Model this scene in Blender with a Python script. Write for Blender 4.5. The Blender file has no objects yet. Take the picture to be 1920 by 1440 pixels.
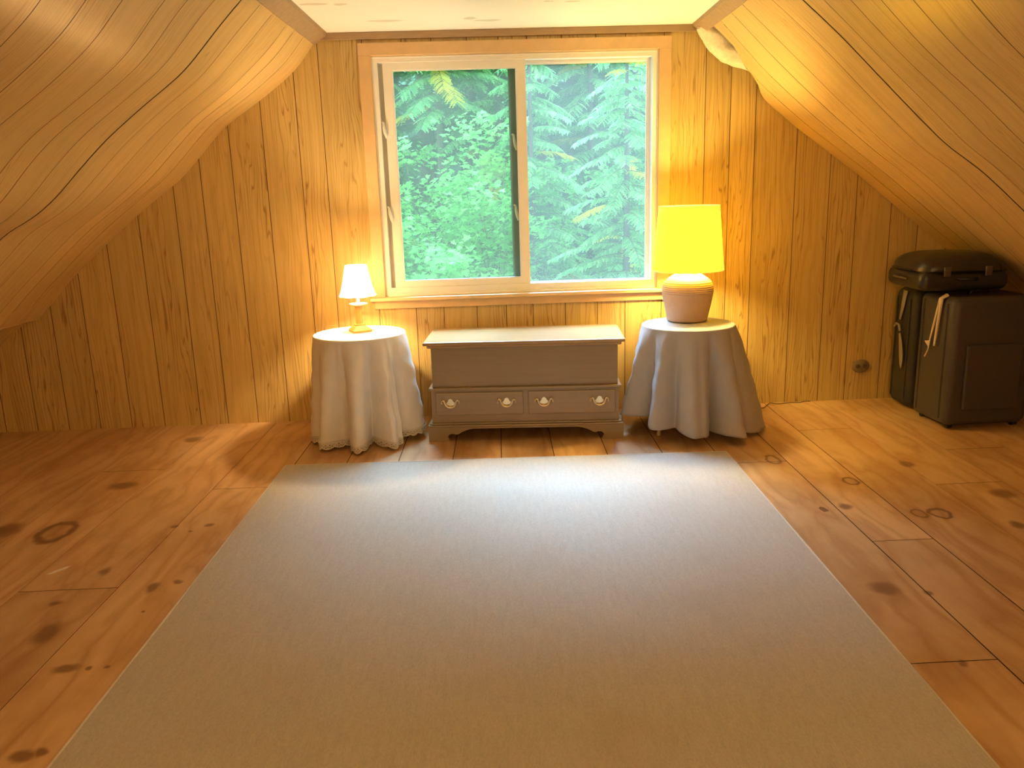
import bpy, math, random
import numpy as np
from mathutils import Vector, Matrix
random.seed(11)
S = bpy.context.scene
COL = S.collection
PI = math.pi
TA = math.tan(math.radians(1.36))          # the boards run 1.36 degrees off the window wall's normal
H = 1.42                                    # camera height
WY = 5.19                                   # window wall

# ------------------------------------------------------------------ helpers
class MB:
    """collects geometry for one mesh object"""
    def __init__(s):
        s.v = []; s.f = []; s.mi = []; s.at = []; s.uv = []; s.sm = []
    def face(s, pts, m=0, a=0.0, uv=None, smooth=False):
        b = len(s.v); s.v += [tuple(p) for p in pts]
        s.f.append(list(range(b, b + len(pts)))); s.mi.append(m); s.at.append(a)
        s.uv.append(uv or [(0, 0)] * len(pts)); s.sm.append(smooth)
    def grid(s, rows, m=0, a=0.0, closed=False, smooth=True, flip=False, skip=None):
        b = len(s.v); n = len(rows[0])
        for r in rows: s.v += [tuple(p) for p in r]
        for i in range(len(rows) - 1):
            for j in range(n if closed else n - 1):
                if skip and skip(i, j): continue
                k = (j + 1) % n
                q = [b + i*n + j, b + i*n + k, b + (i+1)*n + k, b + (i+1)*n + j]
                if flip: q.reverse()
                s.f.append(q); s.mi.append(m); s.at.append(a); s.sm.append(smooth)
                s.uv.append([(j/n, i/len(rows)), ((j+1)/n, i/len(rows)), ((j+1)/n, (i+1)/len(rows)), (j/n, (i+1)/len(rows))])
    def poly(s, idx_pts, m=0, smooth=False): s.face(idx_pts, m, 0, None, smooth)
    def box(s, x0, x1, y0, y1, z0, z1, m=0, bev=0.0):
        c = [(x0,y0,z0),(x1,y0,z0),(x1,y1,z0),(x0,y1,z0),(x0,y0,z1),(x1,y0,z1),(x1,y1,z1),(x0,y1,z1)]
        b = len(s.v); s.v += c
        for q in ((0,3,2,1),(4,5,6,7),(0,1,5,4),(1,2,6,5),(2,3,7,6),(3,0,4,7)):
            s.f.append([b+i for i in q]); s.mi.append(m); s.at.append(0); s.uv.append([(0,0)]*4); s.sm.append(False)
    def lathe(s, prof, c=(0,0,0), n=64, m=0, cap0=False, cap1=False, smooth=True):
        rows = [[(c[0]+r*math.cos(2*PI*k/n), c[1]+r*math.sin(2*PI*k/n), c[2]+z) for k in range(n)] for r, z in prof]
        s.grid(rows, m, 0, True, smooth)
        if cap0: s.face(list(reversed(rows[0])), m)
        if cap1: s.face(rows[-1], m)
    def tube(s, pts, r, n=8, m=0, smooth=True, caps=True):
        pts = [Vector(p) for p in pts]; rows = []
        rr = r if isinstance(r, (list, tuple)) else [r]*len(pts)
        up = Vector((0.13, 0.27, 0.95)).normalized()
        for i, p in enumerate(pts):
            t = (pts[min(i+1, len(pts)-1)] - pts[max(i-1, 0)]).normalized()
            a = t.cross(up)
            if a.length < 1e-3: a = t.cross(Vector((1,0,0)))
            a.normalize(); b = t.cross(a)
            rows.append([p + (a*math.cos(2*PI*k/n) + b*math.sin(2*PI*k/n))*rr[i] for k in range(n)])
        s.grid(rows, m, 0, True, smooth)
        if caps: s.face(list(reversed(rows[0])), m); s.face(rows[-1], m)
    def ball(s, c, r, n=12, m=0, sc=(1,1,1)):
        rows = []
        for i in range(n//2 + 1):
            th = PI*i/(n//2)
            rr = max(math.sin(th), 1e-3)
            rows.append([(c[0]+sc[0]*r*rr*math.cos(2*PI*k/n), c[1]+sc[1]*r*rr*math.sin(2*PI*k/n), c[2]+sc[2]*r*math.cos(th)) for k in range(n)])
        s.grid(rows, m, 0, True, True, True)
    def extrude(s, pts2, y0, y1, m=0):
        """polygon in x,z extruded from y0 (front) to y1"""
        a = [(x, y0, z) for x, z in pts2]; b = [(x, y1, z) for x, z in pts2]
        s.face(a, m); s.face(list(reversed(b)), m)
        n = len(a)
        for i in range(n):
            k = (i+1) % n; s.face([a[i], b[i], b[k], a[k]], m)
    def build(s, name, mats, parent=None, loc=None, rz=0, bevel=0.0, seg=2, weld=False, solid=0.0, sub=0):
        me = bpy.data.meshes.new(name)
        me.from_pydata(s.v, [], s.f); me.update()
        mats = mats if isinstance(mats, (list, tuple)) else [mats]
        for m in mats: me.materials.append(m)
        me.polygons.foreach_set('material_index', s.mi)
        me.polygons.foreach_set('use_smooth', s.sm)
        if any(s.at):
            a = me.attributes.new('board', 'FLOAT', 'FACE'); a.data.foreach_set('value', s.at)
        l = me.uv_layers.new(name='UVMap'); flat = []
        for u in s.uv:
            for p in u: flat += [p[0], p[1]]
        l.data.foreach_set('uv', flat)
        o = bpy.data.objects.new(name, me); COL.objects.link(o)
        if weld or bevel or sub:
            w = o.modifiers.new('weld', 'WELD'); w.merge_threshold = 1e-5
        if bevel:
            b = o.modifiers.new('bevel', 'BEVEL'); b.width = bevel; b.segments = seg; b.limit_method = 'ANGLE'; b.angle_limit = 0.7
            b.harden_normals = False
        if sub:
            u = o.modifiers.new('sub', 'SUBSURF'); u.levels = sub; u.render_levels = sub
        if solid:
            d = o.modifiers.new('solid', 'SOLIDIFY'); d.thickness = solid; d.offset = 0
        if parent: o.parent = parent
        if loc is not None: o.location = loc
        if rz: o.rotation_euler = (0, 0, rz)
        return o

def thing(name, label, cat, loc=(0,0,0), rz=0, group=None, kind=None):
    o = bpy.data.objects.new(name, None); COL.objects.link(o); o.empty_display_size = .1
    o.location = loc; o.rotation_euler = (0,0,rz)
    tag(o, label, cat, group, kind); return o
def tag(o, label=None, cat=None, group=None, kind=None):
    if label: o['label'] = label
    if cat: o['category'] = cat
    if group: o['group'] = group
    if kind: o['kind'] = kind
    return o
def struct(o): o['kind'] = 'structure'; return o

# ------------------------------------------------------------------ material helpers
class N:
    def __init__(s, name):
        s.m = bpy.data.materials.new(name); s.m.use_nodes = True
        s.t = s.m.node_tree; s.b = s.t.nodes['Principled BSDF']; s.out = s.t.nodes['Material Output']
    def n(s, typ, **kw):
        x = s.t.nodes.new(typ)
        for k, v in kw.items(): setattr(x, k, v)
        return x
    def l(s, a, b): s.t.links.new(a, b)
    def put(s, sock, v):
        if hasattr(v, 'is_output'): s.l(v, sock)
        else: sock.default_value = v
    def math(s, op, a, b=0.0, c=None):
        x = s.n('ShaderNodeMath', operation=op); s.put(x.inputs[0], a); s.put(x.inputs[1], b)
        if c is not None: s.put(x.inputs[2], c)
        return x.outputs[0]
    def comb(s, x, y, z=0.0):
        c = s.n('ShaderNodeCombineXYZ'); s.put(c.inputs[0], x); s.put(c.inputs[1], y); s.put(c.inputs[2], z); return c.outputs[0]
    def sep(s, v):
        c = s.n('ShaderNodeSeparateXYZ'); s.l(v, c.inputs[0]); return c.outputs
    def noise(s, v, scale=1.0, detail=2.0, rough=.5, dist=0.0, col=False):
        x = s.n('ShaderNodeTexNoise'); s.put(x.inputs['Vector'], v); x.inputs['Scale'].default_value = scale
        x.inputs['Detail'].default_value = detail; x.inputs['Roughness'].default_value = rough; x.inputs['Distortion'].default_value = dist
        return x.outputs[1 if col else 0]
    def ramp(s, f, stops):
        r = s.n('ShaderNodeValToRGB'); e = r.color_ramp.elements
        while len(e) < len(stops): e.new(0.5)
        for i, (p, c) in enumerate(stops):
            e[i].position = p; e[i].color = (*c, 1) if len(c) == 3 else c
        s.put(r.inputs[0], f); return r.outputs[0]
    def mix(s, f, a, b, typ='MIX'):
        x = s.n('ShaderNodeMix', data_type='RGBA', blend_type=typ)
        s.put(x.inputs[0], f)
        for k, v in ((6, a), (7, b)):
            if not hasattr(v, 'is_output') and len(v) == 3: v = (*v, 1)
            s.put(x.inputs[k], v)
        return x.outputs[2]
    def map(s, v, a, b, c=0.0, d=1.0, smooth=True):
        x = s.n('ShaderNodeMapRange'); x.interpolation_type = 'SMOOTHSTEP' if smooth else 'LINEAR'
        s.put(x.inputs[0], v); 
        for i, k in enumerate((a, b, c, d)): x.inputs[i+1].default_value = k
        return x.outputs[0]
    def bump(s, h, strength=.3, dist=.002):
        x = s.n('ShaderNodeBump'); x.inputs['Strength'].default_value = strength; x.inputs['Distance'].default_value = dist
        s.l(h, x.inputs['Height']); s.l(x.outputs[0], s.b.inputs['Normal'])
    def set(s, **kw):
        for k, v in kw.items():
            s.put(s.b.inputs[k.replace('_', ' ')], v if hasattr(v, 'is_output') or not isinstance(v, tuple) or len(v) == 4 else (*v, 1))
        return s.m

def simple(name, col, rough=.5, metal=0.0, var=.06, scale=30, bump=0.0, spec=.5, stretch=(1,1,1)):
    q = N(name); g = q.n('ShaderNodeTexCoord').outputs['Object']
    x = q.n('ShaderNodeVectorMath', operation='MULTIPLY'); q.l(g, x.inputs[0]); x.inputs[1].default_value = stretch
    f = q.noise(x.outputs[0], scale, 3)
    c = q.mix(f, tuple(min(1, k*(1-var*2)) for k in col), tuple(min(1, k*(1+var*2)) for k in col))
    q.set(Base_Color=c, Roughness=rough, Metallic=metal, Specular_IOR_Level=spec)
    if bump: q.bump(f, bump, .003)
    return q.m

def board_wood(name, stops, ring=18.0, wob=4.5, rough=.4, tone=.10, fine=.35, bump=.12, spec=.5, vs=.22, rw=.42, sharp=.6, lines=0.0):
    """wood for faces with UV in metres (u across the grain, v along it) and a per-board random number"""
    q = N(name)
    uv = q.n('ShaderNodeUVMap', uv_map='UVMap').outputs[0]
    bd = q.n('ShaderNodeAttribute', attribute_name='board').outputs['Fac']
    u, v, _ = q.sep(uv)
    cu = q.math('ADD', u, q.math('MULTIPLY', bd, 13.7)); cv = q.math('ADD', q.math('MULTIPLY', v, vs), q.math('MULTIPLY', bd, 7.3))
    n1 = q.noise(q.comb(q.math('MULTIPLY', cu, 1.6), cv, bd), 4.0, 3.0, .5, .4)
    ph = q.math('ADD', q.math('MULTIPLY', u, ring), q.math('MULTIPLY', n1, wob))
    w = q.math('SINE', q.math('MULTIPLY', ph, 2*PI))
    w = q.math('MULTIPLY_ADD', w, .5, .5)
    w = q.math('POWER', w, sharp)
    n2 = q.noise(q.comb(q.math('MULTIPLY', cu, 150.0), q.math('MULTIPLY', v, 2.2), bd), 1.0, 3.0, .65)
    n3 = q.noise(q.comb(q.math('MULTIPLY', cu, 9.0), q.math('MULTIPLY', cv, 4.0), 3.1), 1.0, 2.0)
    f = q.math('ADD', q.math('MULTIPLY', w, rw), q.math('ADD', q.math('MULTIPLY', n2, fine), q.math('MULTIPLY', n3, .35)))
    c = q.ramp(f, stops)
    if lines:
        # thin wandering dark latewood lines
        n4 = q.noise(q.comb(q.math('MULTIPLY', cu, 7.0), q.math('MULTIPLY', cv, 3.0), bd), 1.0, 3.0, .55, .6)
        lp = q.math('FRACT', q.math('ADD', q.math('MULTIPLY', u, 46.0), q.math('MULTIPLY', n4, 9.0)))
        lm = q.map(q.math('ABSOLUTE', q.math('SUBTRACT', lp, .5)), 0, .16, 1, 0)
        pm = q.map(q.noise(q.comb(q.math('MULTIPLY', cu, 5.0), q.math('MULTIPLY', cv, 3.5), 9.0), 1.0, 2.0), .40, .62, .15, 1)
        c = q.mix(q.math('MULTIPLY', q.math('MULTIPLY', lm, pm), lines), c, (.22,.10,.03))
    t = q.math('MULTIPLY_ADD', q.math('FRACT', q.math('MULTIPLY', bd, 5.77)), 2*tone, 1-tone)
    c = q.mix(1.0, c, q.comb(t, t, t), 'MULTIPLY')
    q.set(Base_Color=c, Roughness=rough, Specular_IOR_Level=spec)
    q.bump(f, bump, .001)
    return q

PANEL = board_wood('panel_wood', [(.12,(0.389,0.260,0.090)),(.42,(0.536,0.380,0.142)),(.72,(0.609,0.447,0.180)),(1,(0.672,0.510,0.225))], ring=16, wob=5.0, rough=.36, vs=.22, rw=.26, fine=.46, lines=.66).m
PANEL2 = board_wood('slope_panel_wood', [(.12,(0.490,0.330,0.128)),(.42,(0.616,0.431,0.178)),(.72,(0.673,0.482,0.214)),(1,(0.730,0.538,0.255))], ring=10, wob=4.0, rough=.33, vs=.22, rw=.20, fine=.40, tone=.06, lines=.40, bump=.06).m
GROOVE = simple('groove_brown', (.10,.050,.020), .6)
SEAM = simple('seam_dark', (.05,.025,.012), .7)
PINE = simple('pine_casing', (.66,.45,.24), .45, var=.06, scale=6, stretch=(3,3,3))
PINE2 = simple('pine_edge', (.72,.52,.30), .45, var=.05, scale=7)
TRIMW = simple('trim_wood', (.36,.25,.15), .5, var=.12, scale=9, stretch=(1,6,6))
VINYL = simple('white_vinyl', (.80,.80,.79), .35, var=.015)
VINYLD = simple('vinyl_track', (.60,.55,.45), .5, var=.03)
DARKW = simple('dark_boards', (.10,.065,.04), .8)

# ------------------------------------------------------------------ camera
R = [[0.9987877918892125, -0.039384629028068975, -0.029526221725656724],
     [-0.0377718349053364, -0.22859953389560753, -0.972787511016972],
     [0.031563194720358505, 0.9727235496784441, -0.22981005339195312]]
cam = bpy.data.cameras.new('camera'); co = bpy.data.objects.new('camera', cam); COL.objects.link(co)
m = Matrix(((R[0][0], -R[1][0], -R[2][0], 0), (R[0][1], -R[1][1], -R[2][1], 0), (R[0][2], -R[1][2], -R[2][2], H), (0,0,0,1)))
co.matrix_world = m
cam.sensor_fit = 'HORIZONTAL'; cam.sensor_width = 36; cam.lens = 1533.456*36/1920; cam.clip_start = .05; cam.clip_end = 300
S.camera = co

# ------------------------------------------------------------------ floor
FX0, FX1, FY0, FY1 = -4.1, 4.6, -2.3, 5.25
def floor_material():
    q = board_wood('floor_pine', [(.12,(.38,.205,.085)),(.40,(.52,.31,.145)),(.70,(.61,.39,.195)),(1,(.68,.47,.26))], ring=7.0, wob=3.6, rough=.42, tone=.12, fine=.30, bump=.15, vs=.35)
    base = q.b.inputs['Base Color'].links[0].from_socket
    g = q.n('ShaderNodeNewGeometry').outputs['Position']
    wn = q.noise(g, 14.0, 2.0, col=True)
    ws = q.n('ShaderNodeVectorMath', operation='MULTIPLY_ADD'); q.l(wn, ws.inputs[0]); ws.inputs[1].default_value = (.035,.05,0); q.l(g, ws.inputs[2])
    wp = q.n('ShaderNodeVectorMath', operation='SUBTRACT'); q.l(ws.outputs[0], wp.inputs[0]); wp.inputs[1].default_value = (.0175,.025,0)
    x, y, _ = q.sep(wp.outputs[0])
    # scattered small knots
    vo = q.n('ShaderNodeTexVoronoi'); vo.inputs['Scale'].default_value = 1.0
    q.l(q.comb(q.math('MULTIPLY', x, 3.4), q.math('MULTIPLY', y, 1.9), 2.0), vo.inputs['Vector'])
    rnd = q.sep(vo.outputs['Color'])[0]
    rad = q.math('MULTIPLY', q.math('SUBTRACT', rnd, .45), .14)
    km = q.map(q.math('SUBTRACT', vo.outputs['Distance'], rad), -.02, .05, .8, 0)
    dark = km
    for (kx, ky, rx, ry, k) in KNOTS:
        a = q.math('DIVIDE', q.math('SUBTRACT', x, kx), rx); b = q.math('DIVIDE', q.math('SUBTRACT', y, ky), ry)
        d = q.math('SQRT', q.math('ADD', q.math('MULTIPLY', a, a), q.math('MULTIPLY', b, b)))
        if k == 'k': mk = q.map(d, .5, 1.35, .85, 0)
        elif k == 'hole': mk = q.map(d, .8, 1.2, 1.6, 0)
        elif k == 'ring': mk = q.math('ADD', q.map(q.math('ABSOLUTE', q.math('SUBTRACT', d, .85)), .05, .3, .7, 0), q.map(d, .7, 1.9, .3, 0))
        else: continue
        dark = q.math('MAXIMUM', dark, mk)
    big = q.noise(q.comb(q.math('MULTIPLY', x, 1.6), q.math('MULTIPLY', y, .9), 0), 1.7, 4.0, .6)
    c = q.mix(q.map(big, .42, .72, 0, .55), base, (.34,.165,.06))
    c = q.mix(q.math('MINIMUM', dark, 1.0), c, (.20,.095,.04))
    # pale scrape on the boards left of the rug
    a = q.math('SUBTRACT', x, -1.735); b = q.math('SUBTRACT', y, 3.075)
    e1 = q.math('ADD', q.math('MULTIPLY', a, .62), q.math('MULTIPLY', b, .78)); e2 = q.math('SUBTRACT', q.math('MULTIPLY', a, .78), q.math('MULTIPLY', b, .62))
    mk = q.math('MULTIPLY', q.map(q.math('ABSOLUTE', e1), .03, .05, 1, 0), q.map(q.math('ABSOLUTE', e2), .006, .012, 1, 0))
    c = q.mix(mk, c, (.78,.72,.62))
    q.l(c, q.b.inputs['Base Color'])
    return q.m
KNOTS = [(-1.891,4.059,.074,.060,'k'),(-1.939,3.473,.079,.120,'ring'),(-1.356,2.351,.045,.030,'k'),(-1.602,2.8,.022,.022,'k'),(-1.528,2.581,.040,.075,'k'),
 (-1.289,2.881,.022,.042,'k'),(-1.21,2.926,.017,.02,'k'),(-1.279,2.35,.013,.013,'k'),(-1.224,2.346,.01,.011,'k'),(-1.223,1.942,.02,.022,'k'),(-1.266,1.93,.034,.026,'k'),
 (-1.804,4.859,.051,.055,'k'),(1.392,2.622,.055,.048,'k'),(1.481,3.358,.016,.024,'hole'),(1.75,3.691,.035,.049,'ring'),(1.951,3.262,.049,.060,'ring'),
 (1.862,3.272,.036,.05,'ring'),(1.4,2.14,.014,.016,'k'),(1.497,4.049,.038,.075,'ring'),(2.134,3.899,.031,.047,'k'),(2.353,3.454,.056,.056,'k'),
 (2.196,3.101,.03,.041,'k'),(-1.266,3.478,.02,.02,'k'),(-2.185,3.518,.063,.087,'k'),(1.586,3.378,.03,.04,'k'),(1.529,2.581,.018,.019,'k'),(-1.33,3.42,.012,.012,'k'),
 (-1.42,3.48,.016,.014,'k'),(-1.25,2.70,.008,.008,'k'),(-1.72,2.30,.03,.02,'k'),(2.02,2.6,.02,.03,'k')]
FLOORM = floor_material()
def build_floor():
    mb = MB()
    seams = [-4.3,-3.95,-3.55,-3.15,-2.8,-2.45,-2.10,-1.76,-1.388,-1.06,-.775,-.491,-.194,.071,.361,.653,.953,1.24,1.566,1.817,2.14,2.46,2.78,3.1,3.42,3.75,4.1,4.4,4.8]
    joints = {8:[3.95,1.2],9:[3.43,.9],17:[4.02,2.155,.4],18:[3.01,.8],7:[2.9],6:[4.3,1.8],19:[4.55,2.2],20:[3.6,1.1],21:[4.1],12:[1.5],15:[2.5]}
    rnd = random.Random(5)
    g = .0022
    for i in range(len(seams)-1):
        gg = lambda s: .0022 if -1.07 <= s <= 1.85 else (.0013 if abs(s+1.388) < .01 else .0007)
        x0, x1 = seams[i]+gg(seams[i]), seams[i+1]-gg(seams[i+1])
        ys = [FY1] + joints.get(i, []) + [FY0]
        for k in range(len(ys)-1):
            b = rnd.uniform(.05, 1)
            y1, y0 = ys[k] - (0 if k == 0 else .002), ys[k+1] + .002
            n = max(2, int((y1-y0)/.5)); 
            def X(x, y): return x + TA*(y-4.4)
            for j in range(n):
                ya, yb = y0+(y1-y0)*j/n, y0+(y1-y0)*(j+1)/n
                mb.face([(X(x0,ya),ya,0),(X(x1,ya),ya,0),(X(x1,yb),yb,0),(X(x0,yb),yb,0)], 0, b, [(x0,ya),(x1,ya),(x1,yb),(x0,yb)])
    mb.face([(-4.6,FY0,-.007),(5,FY0,-.007),(5,FY1,-.007),(-4.6,FY1,-.007)], 1, .01)
    mb.box(-4.6,5,FY0,FY1,-.2,-.008,1)
    return struct(mb.build('floor', [FLOORM, SEAM]))
build_floor()

# ------------------------------------------------------------------ window wall
LT = Vector((-.925, WY, 2.317)); LD = Vector((-.7588, 0, -.6513)); LN = Vector((.6513, 0, -.7588))
RT = Vector((1.353, WY, 2.334)); RD = Vector((.767, 0, -.6416)); RN = Vector((-.6416, 0, -.767))
def wall_top(x):
    z = 2.40
    z = min(z, 2.317 + (x+.925)*(.6513/.7588) + .10 if x < -.9 else z)
    z = min(z, 2.334 - (x-1.353)*(.6416/.767) + .12 if x > 1.353 else z)
    return z
HOLE = (-.61, 1.108, .79, 2.222)
def build_wall():
    mb = MB(); rnd = random.Random(3)
    gs = [-3.9,-3.7,-3.5,-3.29,-3.1,-2.9,-2.70,-2.5,-2.3,-2.09,-1.856,-1.683,-1.49,-1.287,-1.074,-.922,-.659,-.426,-.25,-.04,.147,.318,.524,.73,.909,1.141,1.398,1.554,1.712,1.975,2.195,2.373,2.6,2.78,2.97,3.19,3.4,3.6,3.8,4.0,4.3]
    def col(x0, x1, z0, t0, t1, mat, b, dy):
        if t0 <= z0 and t1 <= z0: return
        mb.face([(x0,WY+dy,z0),(x1,WY+dy,z0),(x1,WY+dy,max(t1,z0)),(x0,WY+dy,max(t0,z0))], mat, b, [(x0,z0),(x1,z0),(x1,t1),(x0,t0)])
    def strip(x0, x1, mat, b, dy=0.0):
        cuts = sorted({x0, x1, *[c for c in (HOLE[0], HOLE[1], -.925, 1.353) if x0 < c < x1]})
        for a, c in zip(cuts, cuts[1:]):
            if a >= HOLE[0]-1e-6 and c <= HOLE[1]+1e-6:
                col(a, c, 0-.02, HOLE[2], HOLE[2], mat, b, dy); col(a, c, HOLE[3], wall_top(a), wall_top(c), mat, b, dy)
            else: col(a, c, -.02, wall_top(a), wall_top(c), mat, b, dy)
    g = .0022
    for i in range(len(gs)-1):
        w = g*1.9 if gs[i] in (1.554, 1.712, -.922) else g
        strip(gs[i]+g, gs[i+1]-g, 0, rnd.uniform(.05,1))
        strip(gs[i]-w, gs[i]+w, 1, .5, .003 if w > g else .0015)
    return struct(mb.build('wall_back', [PANEL, GROOVE]))
build_wall()
mb = MB()
for x0, x1, z0, z1 in ((-4.6,-.626,-.2,2.75),(1.124,5,-.2,2.75),(-.626,1.124,-.2,.774),(-.626,1.124,2.238,2.75)):
    mb.box(x0, x1, WY+.012, WY+.16, z0, z1)
struct(mb.build('wall_exterior', DARKW))

# ------------------------------------------------------------------ sloping sides
def lerp_tab(tab, x):
    xs = [t[0] for t in tab]; ys = [t[1] for t in tab]
    return float(np.interp(x, xs, ys))
def smooth_tab(tab):
    xs = np.linspace(tab[0][0], tab[-1][0], 120)
    ys = np.interp(xs, [t[0] for t in tab], [t[1] for t in tab])
    k = np.hanning(15); k /= k.sum()
    p = np.concatenate([np.full(7, ys[0]), ys, np.full(7, ys[-1])])
    return xs, np.convolve(p, k, 'valid')
LW = smooth_tab([(0,0),(.2,.040),(.45,.022),(.76,-.022),(1.0,.002),(1.17,.014),(1.53,-.022),(1.83,-.03),(2.14,-.028),(2.44,0),(2.6,0)])
L2 = smooth_tab([(0,-.012),(.2,.0),(.48,.030),(.73,.006),(.958,-.008),(1.12,-.002),(1.33,.012),(1.488,0),(1.6,-.04),(2.0,-.02),(2.6,0)])
R2 = smooth_tab([(0,-.02),(.2,-.026),(.468,-.024),(.66,-.012),(.88,.0),(1.22,.014),(1.345,-.014),(1.7,-.01),(2.0,0),(3.7,0)])
RW = smooth_tab([(0,0),(.2,.03),(.42,.062),(.8,.062),(1.3,.024),(1.7,.014),(2.06,0),(3.7,0)])
def sagL(s, y):
    a = float(np.interp(s, *LW)); b = float(np.interp(s, *L2)); t = min(max((WY - y)/1.25, 0), 1); t = t*t*(3-2*t)
    v = a*(1-t) + b*t
    if y < WY-1.25: v += .010*math.sin(s*7.5+.8*y)*min(1, (WY-1.25-y)/.5)
    return v
def sagR(s, y):
    a = float(np.interp(s, *RW)); b = float(np.interp(s, *R2)); t = min(max((WY - y)/1.15, 0), 1); t = t*t*(3-2*t)
    v = a*(1-t) + b*t
    if y < WY-1.25: v += .011*math.sin(s*6.2+1.2+.9*y)*min(1, (WY-1.25-y)/.4)
    return v
def cutR(s):   # how far short of the window wall the right panel stops (torn corner)
    return float(np.interp(s, [0,.05,.20,.28,.34,.42,.46,.49,.515,.53,.6], [.20,.22,.25,.215,.175,.17,.14,.115,.085,.045,.004]))
def slope(side, s0, s1, off, name, cut=None, wob=True):
    T, D, Nn, sag = (LT, LD, LN, sagL) if side == 'L' else (RT, RD, RN, sagR)
    rnd = random.Random(8 if side == 'L' else 21)
    ys = []
    base = WY if side == 'L' else WY - .02
    k = 0; y = WY + .01
    pat = [0, .213, .405, .555, .815, 1.01] if side == 'L' else [0, .15, .33, .52, .70, .985]
    seams = []
    st = WY - 1.245 + 1.2192; big = 0
    while st > FY0:
        for p in pat:
            yy = st - p
            if FY0 < yy < WY - .05: ys.append((yy, p == 0 and abs(yy-(WY-1.245)) < .01))
        st -= 1.2192
    ys = [(WY + .012, False)] + sorted(ys, reverse=True) + [(FY0, False)]
    mb = MB(); ns = int((s1-s0)/.04)
    def P(s, y, d=0):
        c = 0
        p = T + D*s + Nn*((sag(s, y) if wob else 0) + off - d); yy = y
        return Vector((p.x + TA*(yy-WY), yy, p.z))
    for i in range(len(ys)-1):
        (ya, sa), (yb, sb) = ys[i], ys[i+1]
        ga = 0 if i == 0 else (.0055 if sa else .0021); gb = .0055 if sb else .0021
        b = rnd.uniform(.05, 1)
        n = max(1, int((ya-yb)/.07))
        edges = [ya-ga + (yb+gb-ya+ga)*k/n for k in range(n+1)]
        for j in range(ns):
            sA, sB = s0+(s1-s0)*j/ns, s0+(s1-s0)*(j+1)/ns
            for k in range(n):
                e0, e1 = edges[k], edges[k+1]
                q = [(sA,e0),(sA,e1),(sB,e1),(sB,e0)]
                if cut:
                    q = [(s, min(y, WY - cut(s))) for s, y in q]
                    if abs(q[0][1]-q[1][1]) < 1e-6 and abs(q[2][1]-q[3][1]) < 1e-6: continue
                mb.face([P(*a) for a in q], 0, b, [(a[1], a[0]) for a in q], True)
            if i > 0:
                if not (cut and ya > WY - max(cut(sA), cut(sB)) - .01):
                    d = .009 if sa else .0016
                    mb.face([P(sA,ya+ga,d),P(sA,ya-ga,d),P(sB,ya-ga,d),P(sB,ya+ga,d)], 2 if sa else 1, .3)
    return mb.build(name, [PANEL2, GROOVE, SEAM], weld=True)
wl = struct(slope('L', 0, 2.44, 0, 'wall_left'))
lo = slope('L', 2.36, 3.75, -.045, 'lower_panel', wob=False); lo.parent = wl; struct(lo)
# thickness of the left panel's lower edge
mb = MB()
rows = [[], []]
for k in range(60):
    y = WY - 7.4*k/59
    p = LT + LD*2.44; p2 = LT + LD*2.44 - LN*.05
    rows[0].append((p.x+TA*(y-WY), y, p.z)); rows[1].append((p2.x+TA*(y-WY), y, p2.z))
mb.grid(rows, smooth=False); e = mb.build('panel_edge', PINE2, wl); struct(e)
wr = struct(slope('R', 0, 3.75, 0, 'wall_right', cutR))
# splintered edge thickness along the torn corner of the right panel
mb = MB(); rows = [[], []]
for k in range(60):
    s = .0 + .62*k/59; y = WY - cutR(s)
    j = .004*math.sin(k*2.3)
    p = RT + RD*s + RN*sagR(s, y)
    rows[0].append((p.x+TA*(y-WY), y+j, p.z)); p2 = p - RN*.006; rows[1].append((p2.x+TA*(y-WY), y+j+.002, p2.z))
mb.grid(rows, smooth=False); e = mb.build('panel_edge', PINE2, wr); struct(e)
# roof deck above both slopes, closing the attic
mb = MB()
def roofpt(T, D, Nn, s, y, d): 
    p = T + D*s - Nn*d; return (p.x + TA*(y-WY), y, p.z)
for T, D, Nn in ((LT,LD,LN),(RT,RD,RN)):
    a = [roofpt(T,D,Nn,-.6,FY0,.16), roofpt(T,D,Nn,-.6,WY+.3,.16), roofpt(T,D,Nn,4.1,WY+.3,.16), roofpt(T,D,Nn,4.1,FY0,.16)]
    mb.face(a); b = [roofpt(T,D,Nn,-.6,FY0,.2), roofpt(T,D,Nn,-.6,WY+.3,.2), roofpt(T,D,Nn,4.1,WY+.3,.2), roofpt(T,D,Nn,4.1,FY0,.2)]
    mb.face(list(reversed(b)))
mb.box(-1.3, 1.7, FY0, WY+.3, 2.66, 2.72)
mb.face([(-1.4,WY+.2,2.3),(1.9,WY+.2,2.3),(1.9,WY+.2,2.75),(-1.4,WY+.2,2.75)])
struct(mb.build('roof', DARKW))

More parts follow.
